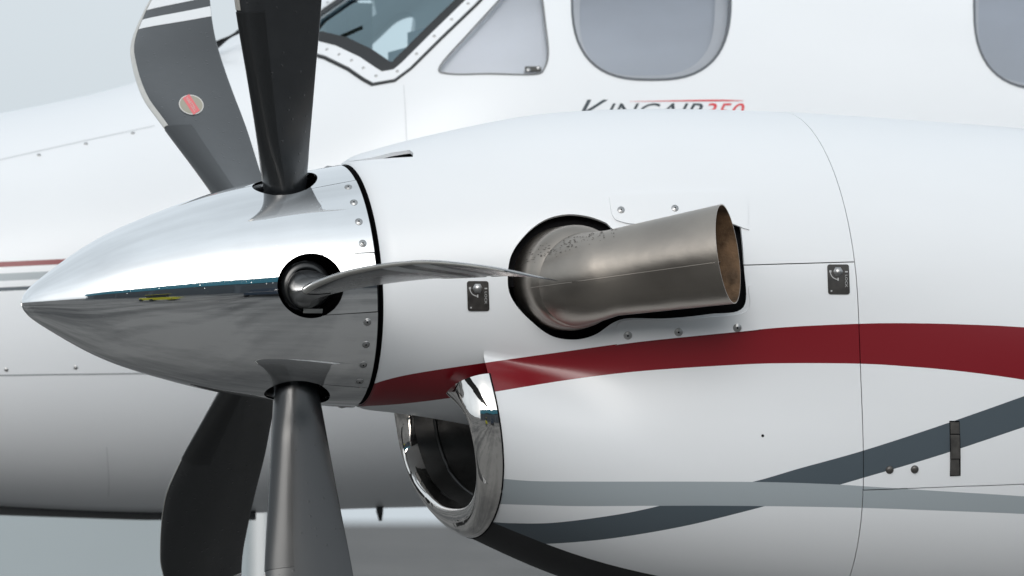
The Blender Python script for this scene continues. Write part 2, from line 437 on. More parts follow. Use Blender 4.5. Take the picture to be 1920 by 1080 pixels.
# screws along the spinner's rim
scr = lathe_mesh('screw', [(.0001, .0016), (.0042, .0015), (.0052, .0006), (.0056, .0004), (.0078, .0004), (.0082, -.001)], 20)
scr.materials.append(M_SCREW)
scr_b = lathe_mesh('screw_recess', [(.0001, .0019), (.0018, .0019), (.0019, .0012)], 8)
scr_b.materials.append(M_BLACK)
def put_screw(surf, u, v, parent, size=1.0, name='screw', off=0.0):
    o = bpy.data.objects.new(name, scr); COL.objects.link(o)
    p = surf.P(np.array([u]), np.array([v]))[0]; n = surf.nrm(np.array([u]), np.array([v]))[0]
    place(o, p+n*(.0004+off), n); o.scale = (size, size, size); o.parent = parent
    q = bpy.data.objects.new('screw_recess', scr_b); COL.objects.link(q); q.matrix_world = o.matrix_world.copy(); q.parent = parent
    place(q, p+n*(.0004+off), n); q.scale = (size, size, size)
    return o
for f in PHI:
    for d in (-17.2, -5.8, 5.8, 17.2):
        put_screw(SP, -.021, (f+rad(36+d))*KV, spinner)

# ---- propeller blades
RLE = Pchip([.06, .16, .22, .33, .45, .62, .73, .92, 1.12, 1.25, 1.36], [-.036, -.036, -.045, -.064, -.086, -.117, -.130, -.114, -.040, .045, .150])
RTE = Pchip([.06, .16, .22, .33, .45, .62, .73, .92, 1.12, 1.25, 1.36], [.036, .036, .046, .052, .058, .067, .069, .078, .108, .143, .178])
RTH = Pchip([.06, .16, .22, .33, .45, .62, .92, 1.335], [1.0, .95, .72, .36, .22, .13, .085, .06])
RCI = Pchip([.06, .16, .22, .33, 1.4], [1, .95, .55, 0, 0])
RGA = Pchip([.06, .22, .45, .62, .92, 1.12, 1.25, 1.36], [rad(-12), rad(-10), rad(-4), rad(-2), rad(6), rad(13), rad(15), rad(12)])
ROF = Pchip([.06, .22, .45, .62, .92, 1.12, 1.25, 1.36], [0, -.006, -.012, -.013, -.004, -.002, -.014, -.038])
class Blade(Surf):                 # u: along the blade, v: round the section 0..2pi from the trailing edge
    sign = 1
    def __init__(s, phi): s.phi = phi
    def loc(s, r, a):
        le, te = RLE(r), RTE(r); c = te-le; xc = .5*(1+np.cos(a)); q = np.clip(1-xc, 0, 1)
        xi = xc                                     # 0 = leading edge ... 1 = trailing edge
        th = RTH(r); yt = 5*th*(.2969*np.sqrt(np.maximum(xi, 0))-.126*xi-.3516*xi**2+.2843*xi**3-.1*xi**4)+.006*xi*0
        sgn = np.where(np.sin(a) >= 0, 1.0, -1.0)
        yc = .10*xi*(1-xi)
        ya = yc+sgn*(yt+.008*np.abs(np.sin(a)))
        yci = .5*np.sin(a)
        y = (ya*(1-RCI(r))+yci*RCI(r))*c
        xx = (xi-.5)*c; mid = .5*(le+te); ga = RGA(r)
        return mid+xx*np.cos(ga)+y*np.sin(ga), ROF(r)-xx*np.sin(ga)+y*np.cos(ga)
    def P(s, u, v):
        x, t = s.loc(u, v); f = s.phi
        return E(XH+x, -u*math.cos(f)+t*math.sin(f), u*math.sin(f)+t*math.cos(f))
def strip_mesh(surf, us_, vs_, off=0.0, cap=False, wrap=False):
    U, Vv = np.meshgrid(us_, vs_, indexing='ij'); u = U.ravel(); v = Vv.ravel()
    P = surf.P(u, v)
    if off: P = P+surf.nrm(u, v)*off
    f = grid_faces(len(us_), len(vs_), wrap)
    if cap: f.append(tuple(range(len(P)-len(vs_), len(P))))
    return P, f
ang = np.linspace(0, 2*math.pi, 48, endpoint=False)
rsx = np.concatenate([np.linspace(.06, .3, 14), np.linspace(.32, 1.25, 44), np.linspace(1.26, 1.36, 10)])
blades = []
LBL = ['blade pointing at the viewer, seen edge-on across the cowling', 'black blade standing upright from the spinner',
       'grey blade leaning back at upper left with red oval decal', 'black blade hanging behind at lower left', 'dark grey blade pointing down in front']
for i, f in enumerate(PHI):
    B = Blade(f)
    t = B.nrm(np.array([.6]), np.array([math.pi/2]))[0]
    tp = np.array([0, math.sin(f), math.cos(f)])
    if t@tp < 0: B.sign = -1
    P, Fc = strip_mesh(B, rsx, ang, 0, True, True)
    me = mesh_from('propeller_blade', P, Fc); fix_normals(me)
    b = new_obj('propeller_blade', me, plane, [M_BLADE]); tag(b, LBL[i]); blades.append(b)
    def skin(name, r0, r1, a0, a1, mt, off, n1=26, n2=20):
        P, Fc = strip_mesh(B, np.linspace(r0, r1, n1), np.linspace(a0, a1, n2), off)
        k = len(P); P2, _ = strip_mesh(B, np.linspace(r0, r1, n1), np.linspace(a0, a1, n2), -.0005)
        # folded-down edges
        bm = bmesh.new(); vv = [bm.verts.new(tuple(p)) for p in P]; v2 = [bm.verts.new(tuple(p)) for p in P2]
        for q in Fc: bm.faces.new([vv[j] for j in q])
        def wall(idx):
            for a, c in zip(idx[:-1], idx[1:]):
                bm.faces.new((vv[a], vv[c], v2[c], v2[a]))
        wall([j for j in range(n2)]); wall([(n1-1)*n2+j for j in range(n2)])
        wall([q*n2 for q in range(n1)]); wall([q*n2+n2-1 for q in range(n1)])
        bmesh.ops.recalc_face_normals(bm, faces=bm.faces)
        me = bpy.data.meshes.new(name); bm.to_mesh(me); bm.free()
        me.polygons.foreach_set('use_smooth', [True]*len(me.polygons))
        me.set_sharp_from_angle(angle=rad(40))
        return new_obj(name, me, b, [mt])
    skin('de_icing_boot', .235, .595, math.pi*.62, math.pi*1.38, M_BOOT, .0016)
    skin('erosion_strip', .60, 1.30, math.pi*.985, math.pi*1.13, M_STEEL, .0012)
    for r0, r1 in ((1.035, 1.075), (1.115, 1.155)):
        skin('tip_stripe', r0, r1, .12, math.pi*.86, M_BWHITE, .0007, 6, 20)
        skin('tip_stripe', r0, r1, math.pi*1.14, 2*math.pi-.12, M_BWHITE, .0007, 6, 20)
    if i == 2:
        # oval decal with its lettering, on the visible face
        a_c = math.pi*1.5
        tree = BVHTree.FromPolygons([tuple(p) for p in P], Fc)
        def onblade(px, py, off):
            h = tree.ray_cast(Vector(CAM), Vector(ray(px, py)))
            n = h[1] if h[1].dot(Vector(ray(px, py))) < 0 else -h[1]
            return h[0]+n*off
        def oval(name, rx, ry, mt, off, cx=358.5, cy=197.0, tilt=rad(12), ring=4, n=40):
            V = [onblade(cx, cy, off)]
            for k in range(1, ring+1):
                for j in range(n):
                    a = 2*math.pi*j/n; ex, ey = rx*k/ring*math.cos(a), ry*k/ring*math.sin(a)
                    V.append(onblade(cx+ex*math.cos(tilt)-ey*math.sin(tilt), cy+ex*math.sin(tilt)+ey*math.cos(tilt), off))
            Fc = [(0, 1+j, 1+(j+1) % n) for j in range(n)]
            for k in range(ring-1):
                for j in range(n): Fc.append((1+k*n+j, 1+k*n+n+j, 1+k*n+n+(j+1) % n, 1+k*n+(j+1) % n))
            return new_obj(name, mesh_from(name, V, Fc), b, [mt])
        oval('decal', 23.5, 18.5, mat('decal_white', (.62, .60, .57), .4), .0010)
        k = mat('decal_centre', (.36, .33, .26), .4); oval('decal_centre', 21.5, 16.5, k, .0014)
        # red band across the oval carrying the maker's name
        V = []; Fc = []
        for j in range(13):
            s_ = -1+2*j/12; ca = rad(57)
            for e_ in (-1, 0, 1):
                hw = 7.2; ax, ay = math.cos(ca), math.sin(ca)
                ln = 18.5*s_
                V.append(onblade(358.5+ax*ln-ay*hw*e_, 197+ay*ln+ax*hw*e_, .0017))
        Fc = grid_faces(13, 3)
        new_obj('decal_band', mesh_from('decal_band', V, Fc), b, [mat('decal_red', (.75, .16, .17), .4)])
        tm = text_mesh('HARTZELL', 1.0)
        xs_ = [v.co.x for v in tm.vertices]; wx = max(xs_)
        for v in tm.vertices:
            ln = (v.co.x/wx-.5)*31; hh = (v.co.y-.35)*8.2; ca = rad(57)
            ax, ay = math.cos(ca), math.sin(ca)
            v.co = onblade(358.5+ax*ln+ay*hh, 197+ay*ln-ax*hh, .0021)
        new_obj('decal_lettering', tm, b, [mat('decal_letters', (.60, .55, .50), .4)])
    # root collar inside the spinner's hole
    rd = np.array([0, -math.cos(f), math.sin(f)]); c0 = E(XH, rd[1]*.175, rd[2]*.175)
    cm = lathe_mesh('root_collar', [(.036, .0), (.050, .0), (.052, .006), (.052, .022), (.047, .028), (.038, .028)], 40)
    o = new_obj('root_collar', cm, b, [M_BOOT]); place(o, c0, EX*0+EY*rd[1]+EZ*rd[2])
    if i == 0:
        tg = box_mesh('data_tag', -.022, .018, -.0045, .0045, -.001, .001); o = new_obj('data_tag', tg, b, [mat('tag_white', (.45, .45, .43), .5)])
        place(o, E(XH+.008, -.2150, -.051), EX*0-EY*.93-EZ*.36)

# ---- engine cowling surface
TOPX = [(650, 296), (700, 281), (770, 262), (840, 246), (900, 233), (1000, 216), (1100, 208), (1200, 205), (1350, 207), (1500, 213), (1700, 226), (1920, 243), (2300, 282)]
tt = [e_at(a, b, 0.0) for a, b in TOPX]
ZT = Spline([t[0] for t in tt], [t[2] for t in tt])
BOT = [(780, 960), (870, 1000), (940, 1033), (1050, 1080), (1300, 1140), (1600, 1178), (1920, 1195), (2300, 1200)]
bb = [e_at(a, b, 0.0) for a, b in BOT]
ZB = Spline([t[0] for t in bb], [t[2] for t in bb])
HA = Spline([0, .1, .25, .5, .8, 1.1, 1.6, 2.0], [.256, .276, .306, .352, .385, .405, .42, .42])
WA = Spline([0, .1, .25, .5, .8, 1.1, 1.6, 2.0], [.256, .278, .315, .375, .415, .435, .44, .43])
HB = Spline([0, .25, .5, .8, 1.1, 1.6, 2.0], [.20, .235, .29, .34, .385, .42, .42])
WB = Spline([0, .25, .5, .8, 1.1, 1.6, 2.0], [.28, .312, .345, .385, .412, .42, .41])
CP = Spline([0, .25, .5, .8, 1.1, 1.6, 2.0], [-.05, -.11, -.15, -.19, -.22, -.24, -.25])
KK = Spline([0, .25, .5, .8, 1.1, 2.0], [.02, .03, .13, .16, .16, .15])
class Nac(Surf):
    def __init__(s, both): s.both = both; s.sign = 1; s.end = None
    def P(s, u, v):
        u = np.asarray(u, float); f = np.asarray(v, float)/KN
        c = CP(u); hA, wA = HA(u), WA(u); cA = ZT(u)-hA
        dy, dz = np.cos(f), np.sin(f)
        def rayell(c0, h, w_):
            # |(d*r*dy/w, (c + r dz - c0)/h)| = 1
            a = (dy/w_)**2+(dz/h)**2; b = dz*(c-c0)/h**2; k = ((c-c0)/h)**2-1
            return (-b+np.sqrt(np.maximum(b*b-a*k, 0)))/a
        r = rayell(cA, hA, wA)
        if s.both:
            hB, wB = HB(u), WB(u); rb = rayell(ZB(u)+hB, hB, wB); k = KK(u)
            h = np.maximum(k-np.abs(r-rb), 0)/k; ru = np.maximum(r, rb)+h*h*k/4
            if s.end:                                # above the lip's ends the chin swells out gradually
                b = np.clip((np.abs(np.asarray(v, float)+math.pi/2*KN)-s.end)/.10, 0, 1); b = b*b*(3-2*b)
                t = np.clip((u-.25)/.26, 0, 1); t = t*t*(3-2*t); r = r+(ru-r)*(1-b*(1-t))
            else: r = ru
        q = np.clip((u-.010)/.035, 0, 1); r = r*(1-.055*(1-np.sqrt(1-(1-q)**2)))
        return E(u, -r*dy, c+r*dz)
    def inv(s, p):
        x, y, z = Einv(p); a = math.atan2(z-float(CP(x)), -y)
        if a < -math.pi/2-.7: a += 2*math.pi
        return (x, KN*a)
KN = 0.36
NA, NB = Nac(False), Nac(True)
for S_ in (NA, NB):
    t = S_.nrm(np.array([.6]), np.array([0.0]))[0]
    if t[1] > 0: S_.sign = -1
    S_.bvh(.012, 2.2, -math.pi/2*KN, 1.5*math.pi*KN)
NB.end = abs(NB.hit(915, 700)[1]+math.pi/2*KN); NB.bvh(.012, 2.2, -math.pi/2*KN, 1.5*math.pi*KN)
XS = NB.hit(1612, 650)[0]; X1 = 2.1
XL = .245                         # where the chin begins behind the intake lip
HP = math.pi/2*KN
def mirror(v): return math.pi*KN-v
split = smooth_curve(NB.hits([(712, 527), (830, 522), (950, 517), (1120, 509), (1400, 497), (1500, 494), (1600, 491)]), 10)
sp_v = lambda x: float(np.interp(x, split[:, 0], split[:, 1]))
low = NB.hits([(1617, 919), (1700, 916), (1800, 912), (1915, 908), (2000, 905), (2100, 902)])
lo_v = lambda x: float(np.interp(x, low[:, 0], low[:, 1]))
GAP = .0008
# paint, traced on the cowling
def zone(S_, top, bot, n=8):
    a = smooth_curve(top, n); b = smooth_curve(bot, n)
    a, b = S_.hits(a), S_.hits(b)
    ex = lambda q: np.concatenate([[[0.0, q[0, 1]-(q[3, 1]-q[0, 1])/(q[3, 0]-q[0, 0])*q[0, 0]]], q]) if len(q) > 4 and q[0, 0] < .09 else q
    return np.concatenate([ex(a), ex(b)[::-1]])
red_t = [(684, 725), (760, 704), (905, 681), (1060, 659), (1200, 640), (1380, 622), (1480, 613), (1612, 607), (1700, 606), (1800, 608), (1925, 614), (2150, 632)]
red_b = [(660, 763), (760, 757), (905, 738), (1060, 713), (1200, 696), (1380, 684), (1480, 681), (1612, 682), (1700, 687), (1800, 696), (1925, 713), (2150, 752)]
lg_t = [(935, 897), (1000, 902), (1100, 903), (1300, 903), (1440, 904), (1560, 908), (1640, 913), (1750, 920), (1925, 931), (2150, 948)]
lg_b = [(935, 945), (1000, 947), (1100, 949), (1300, 948), (1440, 949), (1560, 951), (1640, 953), (1750, 957), (1925, 964), (2150, 976)]
da_t = [(915, 978), (960, 981), (1040, 980), (1150, 966), (1230, 950), (1340, 920), (1425, 900), (1500, 878), (1615, 846), (1760, 799), (1925, 741), (2150, 660)]
da_b = [(905, 1012), (960, 1019), (1040, 1019), (1150, 1009), (1280, 987), (1400, 958), (1480, 936), (1560, 913), (1615, 897), (1760, 854), (1925, 799), (2150, 722)]
def paint_for(S_): return [(zone(S_, da_t, da_b), 3), (zone(S_, lg_t, lg_b), 2), (zone(S_, red_t, red_b), 1)]
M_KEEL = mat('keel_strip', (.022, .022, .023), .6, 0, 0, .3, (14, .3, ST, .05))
CMATS = [M_WHITE, M_RED, M_GREY, M_DARK, M_KEEL]
paB = paint_for(NB); paA = paint_for(NA)
# exhaust opening
eh = smooth_curve([(952, 528), (958, 480), (985, 440), (1020, 413), (1060, 402), (1100, 405), (1135, 417), (1160, 432), (1240, 424), (1330, 395), (1372, 383), (1388, 420), (1395, 500), (1394, 576),
                   (1330, 589), (1250, 597), (1180, 597), (1150, 605), (1115, 628), (1075, 637), (1030, 628), (985, 592), (960, 560)], 8, True)
exh_hole = NB.hits(eh)
sc_poly = [(646, 304), (690, 297), (735, 286), (768, 281), (775, 287), (774, 294), (735, 296), (690, 300)]
sc_hole = NB.hits(densify(sc_poly, 5))
def xspan(a, b, fn, n=60, d=0.0): return [(x, fn(x)+d) for x in np.linspace(a, b, n)]
F0 = .012
up_out = xspan(F0, XS-GAP, sp_v, 80, GAP)+[(XS-GAP, v) for v in np.linspace(sp_v(XS)+GAP, mirror(sp_v(XS)), 60)[1:-1]]+[(x, mirror(sp_v(x))) for x in np.linspace(XS-GAP, F0, 80)]+[(F0, v) for v in np.linspace(mirror(sp_v(F0)), sp_v(F0), 60)[1:-1]]
upper = panel('upper_cowl', NB if False else NA, up_out, [NA.hits(eh), NA.hits(densify(sc_poly, 5))], [], [M_WHITE], plane, sp=.014, rim=.008)
tag(upper, 'white upper engine cowl with exhaust cutout and small scoop')
# lower cowl: nose piece ahead of the lip, chin piece behind it
lq = [NB.hit(915, 700), NB.hit(929, 760), NB.hit(939, 830), NB.hit(941, 880), NB.hit(934, 940)]
lb = e_at(884, 1005, 0.0)[0]
lc = [abs(q[1]+HP) for q in lq]; V_END = lq[0][1]
LIPX = Pchip([0]+lc[::-1]+[lc[0]+.3], [lb]+[q[0] for q in lq][::-1]+[lq[0][0]+.002])
def lipx(v): return float(LIPX(abs(v+HP)))
vs_n = np.linspace(sp_v(.24)-GAP, mirror(sp_v(.24))-2*math.pi*KN, 120)
def nose_x(v):
    c = abs(v+HP); e_ = abs(V_END+HP)
    return lipx(v)+.008 if c > e_+.004 else XL+.055
fl_out = xspan(F0, nose_x(vs_n[0]), sp_v, 24, -GAP)[::-1]+[(F0, v) for v in np.linspace(sp_v(F0)-GAP, mirror(sp_v(F0))-2*math.pi*KN, 60)[1:-1]]+[(x, mirror(sp_v(x))-2*math.pi*KN) for x in np.linspace(F0, nose_x(vs_n[-1]), 24)]+[(nose_x(v), v) for v in vs_n[::-1][1:-1]]
nose = panel('lower_cowl', NA, fl_out, [], paA, CMATS, plane, sp=.012, off=-.0005, rim=.008)
tag(nose, 'white nose piece of lower cowl with red stripe, above the air intake')
VE = [v for v in np.linspace(sp_v(.25)-GAP, mirror(sp_v(.25))-2*math.pi*KN, 90)]
ch_out = [(lipx(v), v) for v in VE]+[(x, mirror(sp_v(x))-2*math.pi*KN) for x in np.linspace(lipx(VE[-1]), XS-GAP, 70)[1:]]+[(XS-GAP, v) for v in np.linspace(mirror(sp_v(XS))-2*math.pi*KN, sp_v(XS)-GAP, 90)[1:]]+xspan(XS-GAP, lipx(VE[0]), sp_v, 70, -GAP)[1:-1]
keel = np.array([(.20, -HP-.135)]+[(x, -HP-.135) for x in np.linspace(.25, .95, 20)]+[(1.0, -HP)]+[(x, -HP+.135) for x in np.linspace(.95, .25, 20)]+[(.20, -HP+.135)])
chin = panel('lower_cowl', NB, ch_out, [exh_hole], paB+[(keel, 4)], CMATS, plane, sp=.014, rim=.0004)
tag(chin, 'white chin of lower cowl with red, grey and slate stripes behind the intake')
af_out = [(XS+GAP, v) for v in np.linspace(lo_v(XS)+GAP, mirror(lo_v(XS)), 90)]+[(x, mirror(lo_v(x))) for x in np.linspace(XS, X1, 40)[1:]]+[(X1, v) for v in np.linspace(mirror(lo_v(X1)), lo_v(X1)+GAP, 90)[1:]]+xspan(X1, XS+GAP, lo_v, 40, GAP)[1:-1]
aft = panel('aft_cowl', NB, af_out, [], paB, CMATS, plane, sp=.016, rim=.008)
tag(aft, 'white aft cowl panel with red and slate stripes and a latch')
al_out = [(XS+GAP, v) for v in np.linspace(lo_v(XS)-GAP, mirror(lo_v(XS))-2*math.pi*KN, 60)]+[(x, mirror(lo_v(x))-2*math.pi*KN) for x in np.linspace(XS, X1, 40)[1:]]+[(X1, v) for v in np.linspace(mirror(lo_v(X1))-2*math.pi*KN, lo_v(X1)-GAP, 60)[1:]]+xspan(X1, XS+GAP, lo_v, 40, -GAP)[1:-1]
aftl = panel('aft_lower_cowl', NB, al_out, [], paB, CMATS, plane, sp=.016, rim=.008)
tag(aftl, 'white aft lower cowl panel crossed by a light grey stripe')
# dark structure behind the panels
def liner(S_, u0, u1, v0, v1, off, nm):
    P, Fc = strip_mesh(S_, np.linspace(u0, u1, 60), np.linspace(v0, v1, 90), off)
    return new_obj(nm, mesh_from(nm, P, Fc), plane, [M_BLACK])
liner(NA, .03, X1-.01, sp_v(.3)-.03, mirror(sp_v(.3))+.03, -.035, 'engine_bay')
liner(NB, .30, X1-.01, mirror(0)-2*math.pi*KN-.05, .10, -.034, 'engine_bay')
P, Fc = strip_mesh(NA, [.03, .032], np.linspace(-HP, 3*HP, 80)[:-1], -.02, False, True)
fr = []
for r_, x in ((.05, .014), (.2485, .014)):
    for k in range(72): fr.append(E(x, -r_*math.cos(2*math.pi*k/72), r_*math.sin(2*math.pi*k/72)))
me = mesh_from('front_baffle', fr, grid_faces(2, 72, True), False); new_obj('front_baffle', me, plane, [M_BLACK])
# front scoop: ramp sinking into the cowl
pts = densify([(646, 304), (690, 298.5), (735, 291), (772, 287)], 6, False)
V = []; n_ = len(pts)
for i, (a, b) in enumerate(pts):
    s_ = i/(n_-1); hw = 1+9.5*s_
    for e_ in np.linspace(-1, 1, 5):
        q = NA.hit(a, b+hw*e_)
        if q is None: q = NA.hit(a, b+hw)
        p_ = NA.P(np.array([q[0]]), np.array([q[1]]))[0]; nn = NA.nrm(np.array([q[0]]), np.array([q[1]]))[0]
        V.append(p_-nn*(.001+.030*s_))
new_obj('scoop_ramp', mesh_from('scoop_ramp', V, grid_faces(n_, 5)), upper, [M_WHITE])

# fairing plates above and below the exhaust pipe
p1 = smooth_curve([(1143, 378), (1145, 366), (1160, 366), (1270, 362), (1380, 360), (1396, 364), (1401, 378), (1402, 425), (1398, 430), (1330, 408), (1260, 421), (1200, 421), (1170, 418), (1150, 408)], 5, True)
pl1 = panel('fairing_plate', NA, NA.hits(p1), [], [], [M_WHITE], upper, sp=.012, off=.004, rim=.005)
for q in ((1164, 395), (1265, 392)):
    h = NA.hit(*q); put_screw(NA, h[0], h[1], upper, .95, off=.004)
p2 = smooth_curve([(1158, 607), (1185, 599), (1250, 600), (1330, 594), (1400, 583), (1403, 540), (1409, 534), (1416, 545), (1424, 610), (1424, 617), (1380, 623), (1280, 632), (1165, 646), (1158, 642)], 5, True)
pl2 = panel('fairing_plate', NB, NB.hits(p2), [], [(z[0], z[1]) for z in paB[2:]], CMATS, chin, sp=.012, off=.0035, rim=.0045)
for q in ((1177, 628), (1272, 622), (1382, 614)):
    h = NB.hit(*q); put_screw(NB, h[0], h[1], chin, 1.1, off=.0035)

# latch plates with a turn bolt and LOCK lettering
hexm = lathe_mesh('latch_bolt', [(.0001, .0075), (.0072, .0072), (.0080, .0062), (.0080, .001), (.0105, .001), (.0108, -.001)], 6)
hexm.materials.append(M_SCREW)
def latch(cx, cy, S_, parent, sk=-.03):
    wd, ht = 20.3, 28.0; c = []
    for sx_, sy_, a0 in ((1, -1, -90), (1, 1, 0), (-1, 1, 90), (-1, -1, 180)):
        for k in range(5):
            a = rad(a0+90*k/4); c.append((cx+sx_*(wd-4.5)+4.5*math.cos(a)+sk*(sy_*ht)*-1, cy+sy_*(ht-4.5)+4.5*math.sin(a)))
    panel('latch_plate', S_, S_.hits(densify(c, 3)), [], [], [M_PLATE], parent, sp=.008, off=.0016, rim=.002)
    def onp(px, py, off):
        q = S_.hit(px, py); u, v = np.array([q[0]]), np.array([q[1]]); return S_.P(u, v)[0]+S_.nrm(u, v)[0]*off, S_.nrm(u, v)[0]
    p_, n_ = onp(cx-1.0, cy-14.5, .0018)
    o = bpy.data.objects.new('latch_bolt', hexm); COL.objects.link(o); place(o, p_, n_); o.parent = parent
    bm = bmesh.new()
    def arc(rr, a0, a1, wdt):
        prev = None
        for k in range(13):
            a = rad(a0+(a1-a0)*k/12)
            pr = [bm.verts.new(onp(cx-1+r_*math.cos(a), cy-14.5+r_*math.sin(a), .0019)[0]) for r_ in (rr-wdt, rr+wdt)]
            if prev: bm.faces.new((prev[0], prev[1], pr[1], pr[0]))
            prev = pr
    arc(14.5, 95, 175, .8)
    def blob(x0, y0, x1, y1):
        bm.faces.new([bm.verts.new(onp(a, b, .0019)[0]) for a, b in ((x0, y0), (x1, y0), (x1, y1), (x0, y1))])
    blob(cx-17.5, cy-17, cx-13.5, cy-13); blob(cx-2.2, cy-3, cx+.2, cy+2.5); blob(cx+12, cy-15.5, cx+17, cy-13); blob(cx-15, cy+20, cx-12, cy+23)
    me = bpy.data.meshes.new('latch_arrow'); bm.to_mesh(me); bm.free(); tag(new_obj('latch_arrow', me, parent, [M_MARK]), kind='stuff')
    tm = text_mesh('LOCK', 1.0); wx = max(v.co.x for v in tm.vertices)
    for v in tm.vertices:
        a = cx+12.2+v.co.y*6.5; b = cy-9+v.co.x/wx*24; v.co = Vector(onp(a, b, .0019)[0])
    for v in tm.vertices: pass
    new_obj('latch_lettering', tm, parent, [M_MARK])
def latch_letters_fix(): pass
latch(896.5, 555, NB, chin); latch(1572, 524, NB, chin)

# flush handle and two studs on the aft panel, a small drain hole
hd = NB.hits([(1780, 789), (1799, 789), (1801, 892), (1781, 893)])
panel('handle_recess', NB, densify(hd, .008), [], [], [M_BLACK], aft, sp=.01, off=.0008, rim=.001)
for y0, y1, of in ((791.5, 813, .003), (815, 859, .006), (861, 891, .003)):
    q = NB.hits([(1781.2, y0), (1797.6, y0), (1798.6, y1), (1782, y1)])
    panel('flush_handle', NB, densify(q, .006), [], [], [M_PIN], aft, sp=.01, off=of, rim=of)
stud = lathe_mesh('stud', [(.0001, .0045), (.004, .0042), (.0068, .0028), (.0082, .0008), (.0085, -.001)], 24); stud.materials.append(M_PIN)
for q in ((1668, 881), (1715, 880)):
    h = NB.hit(*q); u, v = np.array([h[0]]), np.array([h[1]])
    o = bpy.data.objects.new('stud', stud); COL.objects.link(o); place(o, NB.P(u, v)[0]+NB.nrm(u, v)[0]*.0006, NB.nrm(u, v)[0]); o.parent = aft
dh = lathe_mesh('drain_hole', [(.0001, .0006), (.0028, .0006), (.003, -.001)], 16); dh.materials.append(M_BLACK)
h = NB.hit(1430, 817); u, v = np.array([h[0]]), np.array([h[1]])
o = bpy.data.objects.new('drain_hole', dh); COL.objects.link(o); place(o, NB.P(u, v)[0]+NB.nrm(u, v)[0]*.0005, NB.nrm(u, v)[0]); o.parent = chin

# ---- exhaust stack
p0 = NB.P(*[np.array([q]) for q in NB.hit(1082, 521)])[0]; ex0, ey0, ez0 = Einv(p0)
alpha = rad(31); R0 = .100
end = None
cen = []; nor = []; rad_ = []
rho = .118
cx_, cy_ = ex0-.012, ey0+.005; ez0 -= .006                  # centre where the elbow leaves the cowl
st = [(-.10, 90)]
ns = 14
for k in range(ns+1):
    b = rad(90)-(rad(90)-alpha)*k/ns            # heading: 90 = outwards, alpha = along the pipe
    s_ = k/ns
    x = cx_+rho*(1-math.sin(b)) if False else cx_+rho*(math.cos(b)-math.cos(rad(90)))*0+rho*(1-math.cos(rad(90)-b))
    y = cy_-rho*math.sin(rad(90)-b)
    cen.append((x, y, ez0+.010*s_*s_)); nor.append(b); rad_.append((R0*(1-s_)+.0865*s_))
xl, yl, zl = cen[-1]
LP = .240
for k in range(1, 16):
    d = LP*k/15
    cen.append((xl+d*math.cos(alpha), yl-d*math.sin(alpha), zl+d*.098)); nor.append(alpha); rad_.append(.0865+.014*k/15)
cen = [(cx_, cy_+.09, ez0), (cx_, cy_+.045, ez0)]+cen; nor = [rad(90)]*2+nor; rad_ = [R0*.97, R0*.99]+rad_
NPH = 64
def exh_ring(c, b, r, n=NPH):
    tl = .07*max(0.0, 1-(b-alpha)/rad(30))
    d = np.array([math.cos(b), -math.sin(b), 0.0]); s_ = np.array([math.sin(b), math.cos(b), 0.0])
    return [E(c[0]+r*math.cos(a)*s_[0]-d[0]*tl*r*math.sin(a), c[1]+r*math.cos(a)*s_[1]-d[1]*tl*r*math.sin(a), c[2]+r*1.0*math.sin(a)) for a in np.linspace(0, 2*math.pi, n, endpoint=False)]
V = []
for c, b, r in zip(cen, nor, rad_): V += exh_ring(c, b, r)
k0 = len(cen)
V += exh_ring(cen[-1], nor[-1], rad_[-1]-.0022)
me = mesh_from('exhaust_stack', V, grid_faces(k0+1, NPH, True)); fix_normals(me)
me.set_sharp_from_angle(angle=rad(50))
exh = new_obj('exhaust_stack', me, plane, [M_EXH]); tag(exh, 'bare grey steel exhaust pipe, open at its rear end')
V = []
for c, b, r in list(zip(cen, nor, rad_))[2:]: V += exh_ring(c, b, r-.0023)
me = mesh_from('exhaust_bore', V, grid_faces(k0-2, NPH, True)); fix_normals(me); new_obj('exhaust_bore', me, exh, [M_EXIN])
# rounded base the pipe leaves from
V = []
for k in range(25):
    q = k/24
    if q <= .7: a = q/.7*math.pi/2; rr_, yy = .105*math.sin(a), -.062*math.cos(a)
    else: rr_, yy = .105, (q-.7)/.3*.09
    for j in range(64):
        b = 2*math.pi*j/64; V.append(E(cx_+.002+max(rr_, 1e-4)*math.cos(b), cy_-.030+yy+.10*rr_*math.cos(b)*(-1 if False else 0), ez0+.008+max(rr_, 1e-4)*math.sin(b)))
me = mesh_from('exhaust_base', V, grid_faces(25, 64, True)); fix_normals(me)
new_obj('exhaust_base', me, exh, [M_EXH])
